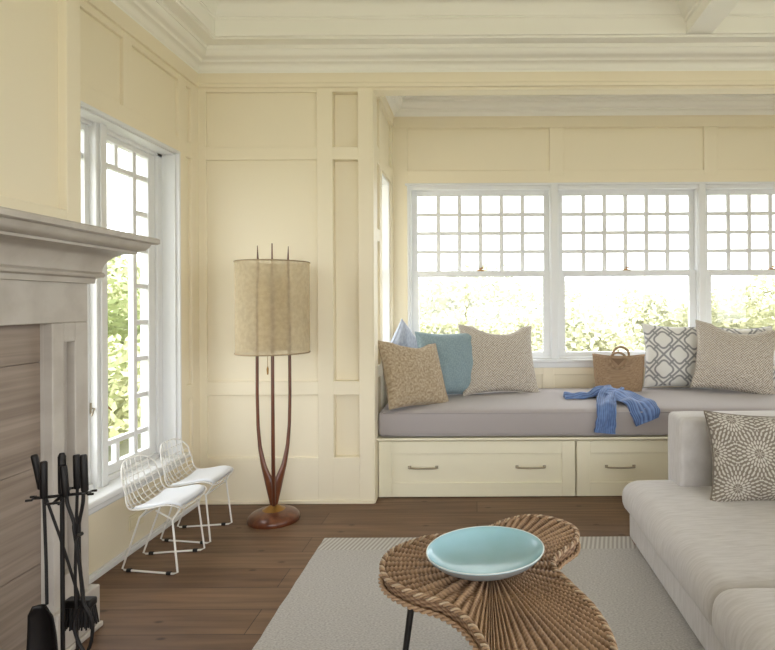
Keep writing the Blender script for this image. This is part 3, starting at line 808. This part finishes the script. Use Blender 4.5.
# braided rim: strands twisting round the edge
br_ = MB(); NT = 1800
for s_ in range(3):
    path = []
    for k in range(NT):
        t = k/NT; p = outp(t); tn = (outp(t+.002)-outp(t-.002)).normalized(); nn = Vector((tn.y, -tn.x, 0))
        a = 2*PI*(t*64+s_/3)
        path.append((p.x+nn.x*(.0055*math.cos(a)), p.y+nn.y*(.0055*math.cos(a)), TZ+.001+.0042*math.sin(a)))
    cA = (WK3, WK1, mixc(WK1, WK2, .6))[s_]
    br_.tube(path, .0034, 6, closed=True, cols=lambda a, b_, cA=cA: cA)
for s_ in range(2):
    path = []
    for k in range(NT):
        t = k/NT; p = outp(t); tn = (outp(t+.002)-outp(t-.002)).normalized(); nn = Vector((tn.y, -tn.x, 0))
        a = 2*PI*(t*62+s_/2)
        path.append((p.x+nn.x*(-.004+.004*math.cos(a)), p.y+nn.y*(-.004+.004*math.cos(a)), TZ-.036+.004*math.sin(a)))
    br_.tube(path, .004, 6, closed=True, cols=lambda a, b_: WK1)
br_.build('braided_rim', WICK, tb, smooth=True, norm=False)
for (x, y, dx, dy) in ((-.215+.03,1.62,-.03,-.02),(.22,1.97,.05,.05),(.215,1.2,.05,-.06),(.11,1.2,-.05,-.06)):
    MB().tube([(x-.05, y-1.62, TZ-.041), (x-.05+dx*1.6, y-1.62+dy*1.6, .013)], [.0105, .007], 12).build('leg', BLACK, tb, smooth='auto')

# plate
pl = thing('serving_bowl', (.022, 1.645, TZ+.006), 'wide shallow aqua glazed bowl on the wicker coffee table', 'bowl')
pl.scale = (.97,.80,1)
def wob(a, r, z): return (1+.035*math.cos(a*2-.5)+.02*math.cos(a-1), (.012*math.cos(a-1.3))*(r/.17)**2)
prof = [(.055,0),(.075,.004),(.115,.014),(.15,.034),(.168,.050),(.173,.058)]
inn = [(.173,.058),(.1735,.061),(.170,.061),(.164,.053),(.150,.038),(.125,.025),(.085,.014),(.04,.0105),(.001,.010)]
MB().lathe(prof, 0, 0, 80, wob, cap=False).build('outer_wall', STONEG, pl, smooth=True)
MB().lathe(inn, 0, 0, 80, wob, cap=False).build('glazed_inside', PLATE, pl, smooth=True)
MB().lathe([(.001,-.0),(.055,0)], 0, 0, 80, None, cap=False).build('foot', STONEG, pl)
rp = []
for k in range(80):
    a = 2*PI*k/80; w_ = wob(a, .172, .07); rp.append((.172*w_[0]*math.cos(a), .172*w_[0]*math.sin(a), .0605+w_[1]))
MB().tube(rp, .002, 8, closed=True).build('rim', mat('pale_glaze_rim', srgb(206,216,216), .3), pl, smooth=True)

# ------------------------------------------------------------------ floor lamp
lp = thing('floor_lamp', (-1.135, 3.13, 0), 'tall walnut floor lamp with drum shade of open beige weave', 'lamp')
prof = [(.136,0),(.139,.012),(.137,.024),(.125,.038),(.10,.050),(.07,.058),(.04,.062)]
MB().lathe(prof, 0, 0, 48).build('base', WALNUT, lp, smooth='auto')
MB().lathe([(.062,.060),(.055,.0625),(.045,.069),(.03,.078),(.02,.084)], 0, 0, 36).build('brass_collar', BRASS, lp, smooth='auto')
def stave(az, ztop):
    ro = [(.065,.018),(.10,.026),(.16,.042),(.23,.060),(.30,.078),(.40,.095),(.52,.105),(.70,.109),(.93,.108),(1.2,.103),(1.45,.099),(ztop,.096)]
    ri = [(.065,0),(.20,0),(.222,.002),(.25,.022),(.30,.048),(.40,.075),(.52,.088),(.70,.093),(.93,.092),(1.2,.088),(1.45,.087),(ztop,.094)]
    N = 60; vs = []; fs = []
    for i in range(N+1):
        z = lerp(.065, ztop, i/N); a, b_ = interp(ri, z), interp(ro, z)
        th = interp([(.065,.010),(.3,.011),(1.3,.008),(ztop,.003)], z)
        for k in range(8):
            an = 2*PI*k/8+PI/8; rr = (a+b_)/2+(b_-a)/2*math.copysign(min(1, abs(math.cos(an))*1.08), math.cos(an)); tt = th*math.sin(an)
            vs.append((rr*math.cos(az)-tt*math.sin(az), rr*math.sin(az)+tt*math.cos(az), z))
    for i in range(N):
        for k in range(8): fs.append((i*8+k, i*8+(k+1) % 8, (i+1)*8+(k+1) % 8, (i+1)*8+k))
    fs.append(tuple(range(8))); fs.append(tuple(N*8+k for k in range(8)))
    MB().add(vs, fs).build('stave', WALNUT, lp, smooth=True)
for az in (-72, 48, 168): stave(math.radians(az), 1.535)
sr = .198
s_ = MB(); s_.grid(lambda u, v: (sr*math.cos(2*PI*u), sr*math.sin(2*PI*u), lerp(.935, 1.438, v)), 96, 24, closeu=True)
so = s_.build('shade', GAUZE, lp, smooth=True)
rm = MB()
for z in (.935, 1.438): MB().tube([(sr*math.cos(a), sr*math.sin(a), z) for a in [2*PI*k/72 for k in range(72)]], .004, 6, closed=True).build('shade_ring', SKIRT, so, smooth=True)
for k in range(3):
    a = math.radians((-72, 48, 168)[k]); MB().tube([(.09*math.cos(a), .09*math.sin(a), 1.43), (sr*math.cos(a), sr*math.sin(a), 1.434)], .003, 6).build('shade_spoke', SKIRT, so, smooth=True)
MB().lathe([(.078,.96),(.078,1.345)], 0, 0, 40, cap=True).build('inner_diffuser', SHADEIN, lp, smooth='auto')
MB().tube([(-.02,-.03,.965),(-.02,-.03,.85)], .0015, 6).lathe([(.003,.86),(.006,.845),(.004,.815)], -.02, -.03, 12).build('pull_cord', BRASS, lp, smooth='auto')

# ------------------------------------------------------------------ wire chairs
ch = thing('wire_child_chair', (-1.468, 2.613, 0), 'small white wire chair with white seat pad, the nearer of the pair', 'chair', 'white wire child chairs by the left window')
prof = catmull([(a, 0, b_) for a, b_ in [(.150,.292),(.138,.306),(.09,.305),(.02,.292),(-.04,.284),(-.08,.292),(-.108,.322),(-.128,.370),(-.142,.43),(-.152,.498)]], 8)
def shell(u, v):   # u -1..1, v 0..1
    f = cl(v)*(len(prof)-1); i = min(int(f), len(prof)-2); p = prof[i].lerp(prof[i+1], f-i)
    hw_ = interp([(0,.118),(.12,.138),(.45,.15),(.65,.142),(1,.128)], v)
    side = .018*u*u*interp([(0,0),(.2,1),(.6,1.3),(1,.5)], v)
    back = .035*u*u*interp([(0,0),(.5,0),(.75,1),(1,.9)], v)
    return Vector((p.x+back, u*hw_, p.z+side))
def edge_v(u): return (0+.06*abs(u)**4, 1-.11*abs(u)**4)
wr_ = MB()
for k in range(-3, 4):
    u = k/3.9; a, b_ = edge_v(u); wr_.tube([shell(u, lerp(a, b_, t/30)) for t in range(31)], .0024, 5)
for k in range(1, 15):
    v = k/15; um = .985
    if v > .89: um = ((1-v)/.11)**.25
    wr_.tube([shell(lerp(-um, um, t/14), v) for t in range(15)], .0024, 5)
rim = [shell(u, edge_v(u)[0]) for u in [lerp(-1, 1, t/14) for t in range(15)]]+[shell(1, v) for v in [lerp(.07, .88, t/24) for t in range(25)]]+[shell(u, edge_v(u)[1]) for u in [lerp(1, -1, t/16) for t in range(17)]]+[shell(-1, v) for v in [lerp(.88, .07, t/24) for t in range(25)]]
wr_.tube(rim, .0036, 6, closed=True)
wr_.build('wire_shell', WIRE, ch, smooth=True)
pd = MB()
def padp(u, v, top):
    a, b_ = 2*u-1, v
    s = shell(a*.93, lerp(.035, .50, b_)); f = (max(0, 1-a**6)*max(0, 1-(2*b_-1)**6))**.5
    return (s.x, s.y, s.z+.004+(.017*f if top else 0))
pd.grid(lambda u, v: padp(u, v, True), 24, 24); pd.grid(lambda u, v: padp(u, v, False), 24, 24)
weld(pd.build('seat_pad', PADM, ch))
for sg in (-1, 1):
    P = [(-.02, sg*.09, .284), (-.055, sg*.088, .25), (-.14, sg*.082, .012), (-.13, sg*.084, .0065), (.12, sg*.124, .0065), (.138, sg*.126, .014), (.112, sg*.118, .245), (.112, sg*.116, .25), (.138, sg*.10, .294)]
    m = MB().tube([Vector(p) for p in P], .0045, 8)
    m.tube([(.112, sg*.117, .25), (.03, sg*.105, .288)], .004, 8)
    lg = m.build('leg', WIRE, ch, smooth='auto')
    for x in (-.105, .095):
        y = sg*lerp(.084, .124, (x+.13)/.25)
        MB().box(x-.011, x+.011, y-.007, y+.007, 0, .014).build('foot_cap', RUBBER, lg, bevel=.002)
MB().tube([(-.05, -.088, .252), (-.05, .088, .252)], .004, 8).build('stretcher', WIRE, ch, smooth='auto')
MB().tube([(.112, -.118, .25), (.112, .118, .25)], .004, 8).build('stretcher', WIRE, ch, smooth='auto')
ch.scale = (.98,.98,.98)
c2 = copy_tree(ch); c2.location = (-1.475, 2.935, 0); c2['label'] = 'small white wire chair with white seat pad, farther, nearer the wall corner'

# ------------------------------------------------------------------ wall outlet
o_ = thing('wall_outlet', (XL, 2.775, .14), 'cream electrical outlet low on the wall behind the nearer wire chair', 'outlet')
MB().box(0, .006, -.058, .058, -.036, .036).build('cover_plate', OUTLETM, o_, bevel=.002)
MB().box(.004, .008, -.045, -.008, -.017, .017).box(.004, .008, .008, .045, -.017, .017).build('socket', OUTLETM, o_, bevel=.001)

# ------------------------------------------------------------------ fireplace tools
tx, ty = -1.200, 1.62
def P3(px, py, Y): return Vector(((px-476)/560*Y, Y, 1.2-(py-304)/560*Y))
stn = thing('tool_stand', (tx, ty, 0), 'black iron fireplace tool stand with post and hooked ring holder', 'tool stand')
def loc_(p): return (p[0]-tx, p[1]-ty, p[2])
MB().lathe([(.095,0),(.10,.006),(.09,.014),(.03,.02),(.012,.03)], 0, 0, 32).build('base', BLACK, stn, smooth='auto')
MB().tube([(0,0,.02),(0,0,.66)], .006, 10).build('post', BLACK, stn, smooth='auto')
MB().lathe([(.004,.655),(.010,.66),(.0105,.765),(.006,.775)], 0, 0, 14).build('handle_grip', BLACK, stn, smooth='auto')
hd = MB()
for k in range(4):
    a = math.radians(20+90*k); hd.tube([(0,0,.652),(.068*math.cos(a), .068*math.sin(a), .652)], .0045, 8)
    e = Vector((.068*math.cos(a), .068*math.sin(a), .652)); s2 = Vector((-math.sin(a), math.cos(a), 0))*.016
    hd.tube([e-s2+Vector((math.cos(a), math.sin(a), 0))*.014, e-s2, e+s2, e+s2+Vector((math.cos(a), math.sin(a), 0))*.014], .0035, 6)
hd.build('holder', BLACK, stn, smooth='auto')
def grip(mb, p, q, r=.0095):
    p, q = Vector(p), Vector(q); mb.tube([p, p.lerp(q, .04), p.lerp(q, .96), q], [r*.8, r, r, r*.8], 12)
def tool(name, k, label, cat):
    a = math.radians(20+90*k); return thing(name, (tx+.08*math.cos(a), ty+.08*math.sin(a), 0), label, cat), a
# shovel (towards lower left)
r, a = tool('fire_shovel', 2, 'black iron hearth shovel with broad blade hanging on the tool stand', 'shovel')
g = MB(); grip(g, (-.0,0,.745), (.0,0,.64)); g.build('handle_grip', BLACK, r, smooth='auto')
MB().tube([(0,0,.65),(.006,0,.45),(.012,-.006,.34)], .0042, 8).build('shaft', BLACK, r, smooth='auto')
r.location = (tx-.036, ty-.022, .012)
bl = MB()
def blade(u, v):
    a_ = 2*u-1; wv = interp([(0,.020),(.12,.036),(.4,.042),(1,.050)], v); z = lerp(.345, .13, v)
    return (.006+a_*wv, -.012+.014*a_*a_*-1+.01*math.sin(v*3), z)
bl.grid(blade, 12, 16); sb_ = bl.build('blade', BLACK, r, smooth=True); so_ = sb_.modifiers.new('t', 'SOLIDIFY'); so_.thickness = .004
# brush
r, a = tool('hearth_brush', 1, 'black hearth brush hanging on the tool stand beside the shovel', 'brush')
r.location = (tx-.062, ty+.085, 0)
g = MB(); grip(g, (-.062,-.03,.755), (-.048,-.02,.65)); g.build('handle_grip', BLACK, r, smooth='auto')
MB().tube([(-.048,-.02,.66),(.0,-.01,.50),(.05,.0,.31)], .004, 8).build('shaft', BLACK, r, smooth='auto')
MB().box(.01,.095,-.018,.018,.285,.31).build('brush_head', BLACK, r, bevel=.006)
bh = MB()
for i in range(12):
    for j in range(5):
        x, y = lerp(0, .068, i/11), lerp(-.014, .014, j/4); x += .02; bh.tube([(x, y, .288), (x*1.12-.006+random.uniform(-.004,.004), y*1.3, .225+random.uniform(-.004,.004))], .0026, 5)
bh.build('bristles', BLACK, r)
# poker
r, a = tool('fire_poker', 0, 'black iron poker with hooked tip hanging behind the tongs', 'poker')
r.location = (tx+.022, ty+.02, 0)
g = MB(); grip(g, (.006,.0,.765), (.008,0,.665)); g.build('handle_grip', BLACK, r, smooth='auto')
MB().tube([(.008,0,.67),(.0,0,.4),(.004,.006,.12),(.006,.006,.085)], [.0042,.0042,.0042,.001], 8).tube([(.003,.006,.14),(.03,.006,.13),(.04,.006,.15)], [.004,.0035,.001], 8).build('shaft', BLACK, r, smooth='auto')
# tongs
r, a = tool('fire_tongs', 3, 'black iron log tongs with scissor arms, rightmost on the tool stand', 'tongs')
r.location = (tx+.052, ty-.02, 0)
g = MB(); grip(g, (-.034,0,.745), (-.026,0,.655)); grip(g, (.024,0,.775), (.028,0,.67)); g.build('handle_grip', BLACK, r, smooth='auto')
for sg in (-1, 1):
    zt = .665
    P = [(sg*.024, 0, zt), (sg*.022, 0, .635), (sg*.006+.004, sg*.003, .585), (.004+sg*.004, sg*.004, .56), (.012-sg*.003, sg*.004, .46), (.022-sg*.003, sg*.004, .36), (.012-sg*.018+.01, sg*.003, .325), (.022-sg*.026, 0, .285), (.026-sg*.016, 0, .235), (.03+sg*.008, 0, .19), (.03+sg*.018, 0, .16)]
    MB().tube(catmull(P, 5), .0048, 8).build('tong_arm', BLACK, r, smooth='auto')
MB().tube([(.01,-.012,.545),(.01,.012,.545)], .006, 10).build('pivot', BLACK, r, smooth='auto')

# ------------------------------------------------------------------ outdoors
g = MB().box(-60, 60, -40, 90, -.62, -.5); o = g.build('ground', GRASS); o['kind'] = 'structure'
def shrub_mesh(seed, m):
    rnd = random.Random(seed); mb = MB()
    for b_ in range(5):
        a = rnd.uniform(0, 2*PI); mb.tube([(0,0,-.02),(.2*math.cos(a),.2*math.sin(a),.5),(.45*math.cos(a),.45*math.sin(a),1.1)], [.04,.03,.01], 6)
    lobes = [(rnd.uniform(-.6,.6), rnd.uniform(-.6,.6), rnd.uniform(.45,1.15), rnd.uniform(.35,.6)) for _ in range(9)]
    for k in range(5200):
        lx, ly, lz, lr = rnd.choice(lobes)
        d = Vector((rnd.gauss(0,1), rnd.gauss(0,1), rnd.gauss(0,1))).normalized()*lr*rnd.uniform(.75,1.05)
        c_ = Vector((lx, ly, max(.05, lz)))+d
        if c_.z < .02: continue
        a = Vector((rnd.gauss(0,1), rnd.gauss(0,1), rnd.gauss(0,1))).normalized(); b2 = a.orthogonal().normalized()
        s = rnd.uniform(.022, .045)
        mb.add([c_-a*s*1.5, c_+b2*s*.7, c_+a*s*1.5, c_-b2*s*.7], [(0,1,2,3)])
    return mb
protos = []
sh_pos = []
rnd = random.Random(3)
spots = [('back', -3+i*1.9+rnd.uniform(-.5,.5), 11+rnd.uniform(-.5,1.0), rnd.uniform(1.0,1.3)) for i in range(11)]
spots += [('back', -1+i*3.1+rnd.uniform(-.7,.7), 17+rnd.uniform(-.5,1), rnd.uniform(1.5,1.9)) for i in range(7)]
spots += [('left', -5.2+rnd.uniform(-.4,.4), 7.2, 1.25), ('left', -6.6, 8.6, 1.4), ('left', -5.6, 9.6, 1.5), ('left', -7.9, 10.8, 1.7), ('left', -9.2, 12.9, 1.9), ('left', -9.4, 8.4, 1.3), ('left', -6.6, 14.6, 1.8), ('left', -11.6, 14.6, 2.3), ('left', -3.9, 5.6, .9)]
first = {}
for k, (side, x, y, s) in enumerate(spots):
    v = (side, k % 3)
    if v not in first:
        m = LEAF if side == 'back' else LEAF2
        o = shrub_mesh(50+k, m).build('garden_shrub', m, norm=False); first[v] = o
    else:
        o = first[v].copy(); C.objects.link(o)
    o.location = (x, y, -.5); o.scale = (s*1.15, s*1.15, s); o.rotation_euler = (0, 0, rnd.uniform(0, 6))
    if side == 'back': tag(o, 'sunlit hazy green shrub outside, behind the three large seat windows', 'shrub', 'shrubs beyond the window seat')
    else: tag(o, 'leafy green shrub seen outside through the tall left wall window', 'shrub', 'shrubs beyond the left window')

# ------------------------------------------------------------------ light, camera
sd_ = bpy.data.lights.new('fill_sun', 'SUN'); sd_.energy = 4; sd_.angle = .05; sd_.color = (1,.97,.93)  # added from behind the house to brighten the shrubs outside
so_ = bpy.data.objects.new('fill_sun', sd_); C.objects.link(so_); so_.location = (0,-5,8)
so_.rotation_euler = Vector((-.25,.55,-1)).to_track_quat('-Z','Y').to_euler()
wd = bpy.data.worlds.new('World'); bpy.context.scene.world = wd; wd.use_nodes = True
bg_ = wd.node_tree.nodes['Background']; bg_.inputs[0].default_value = (.93,.965,1,1); bg_.inputs[1].default_value = 5.2
def portal(name, loc, rot, sx, sy):
    d = bpy.data.lights.new(name, 'AREA'); d.shape = 'RECTANGLE'; d.size = sx; d.size_y = sy; d.cycles.is_portal = True
    o = bpy.data.objects.new(name, d); C.objects.link(o); o.location = loc; o.rotation_euler = rot
portal('portal_back', (1.19, YW+.2, 1.45), (-PI/2,0,0), 3.5, 1.4)
portal('portal_left', (XL-.22, 2.61, 1.2), (0,-PI/2,0), 1.75, 1.1)
portal('portal_side', (AX-.16, 4.065, 1.45), (0,-PI/2,0), 1.4, .42)
portal('portal_rear', (.95, YR-.22, 1.35), (PI/2,0,0), 4.6, 2.6)
portal('portal_right', (XR+.22, .2, 1.47), (0,PI/2,0), 2.3, 4.9)

cam = bpy.data.cameras.new('camera'); co = bpy.data.objects.new('camera', cam); C.objects.link(co)
co.location = (0,0,1.2)
co.rotation_euler = (Matrix.Rotation(PI/2, 4, 'X') @ Matrix.Rotation(-.005, 4, 'Z')).to_euler()
cam.sensor_width = 36; cam.lens = 560/775*36
cam.shift_x = -(476-387.5)/775; cam.shift_y = -(325-304)/775
cam.clip_start = .05
bpy.context.scene.camera = co
sc = bpy.context.scene
sc.view_settings.view_transform = 'Standard'; sc.view_settings.look = 'None'; sc.view_settings.gamma = 1
sc.view_settings.use_curve_mapping = False
sc.view_settings.exposure = 0.13
sc.cycles.max_bounces = 10; sc.cycles.diffuse_bounces = 6; sc.cycles.transparent_max_bounces = 16
sc.cycles.use_denoising = True
sc.cycles.sample_clamp_indirect = 8
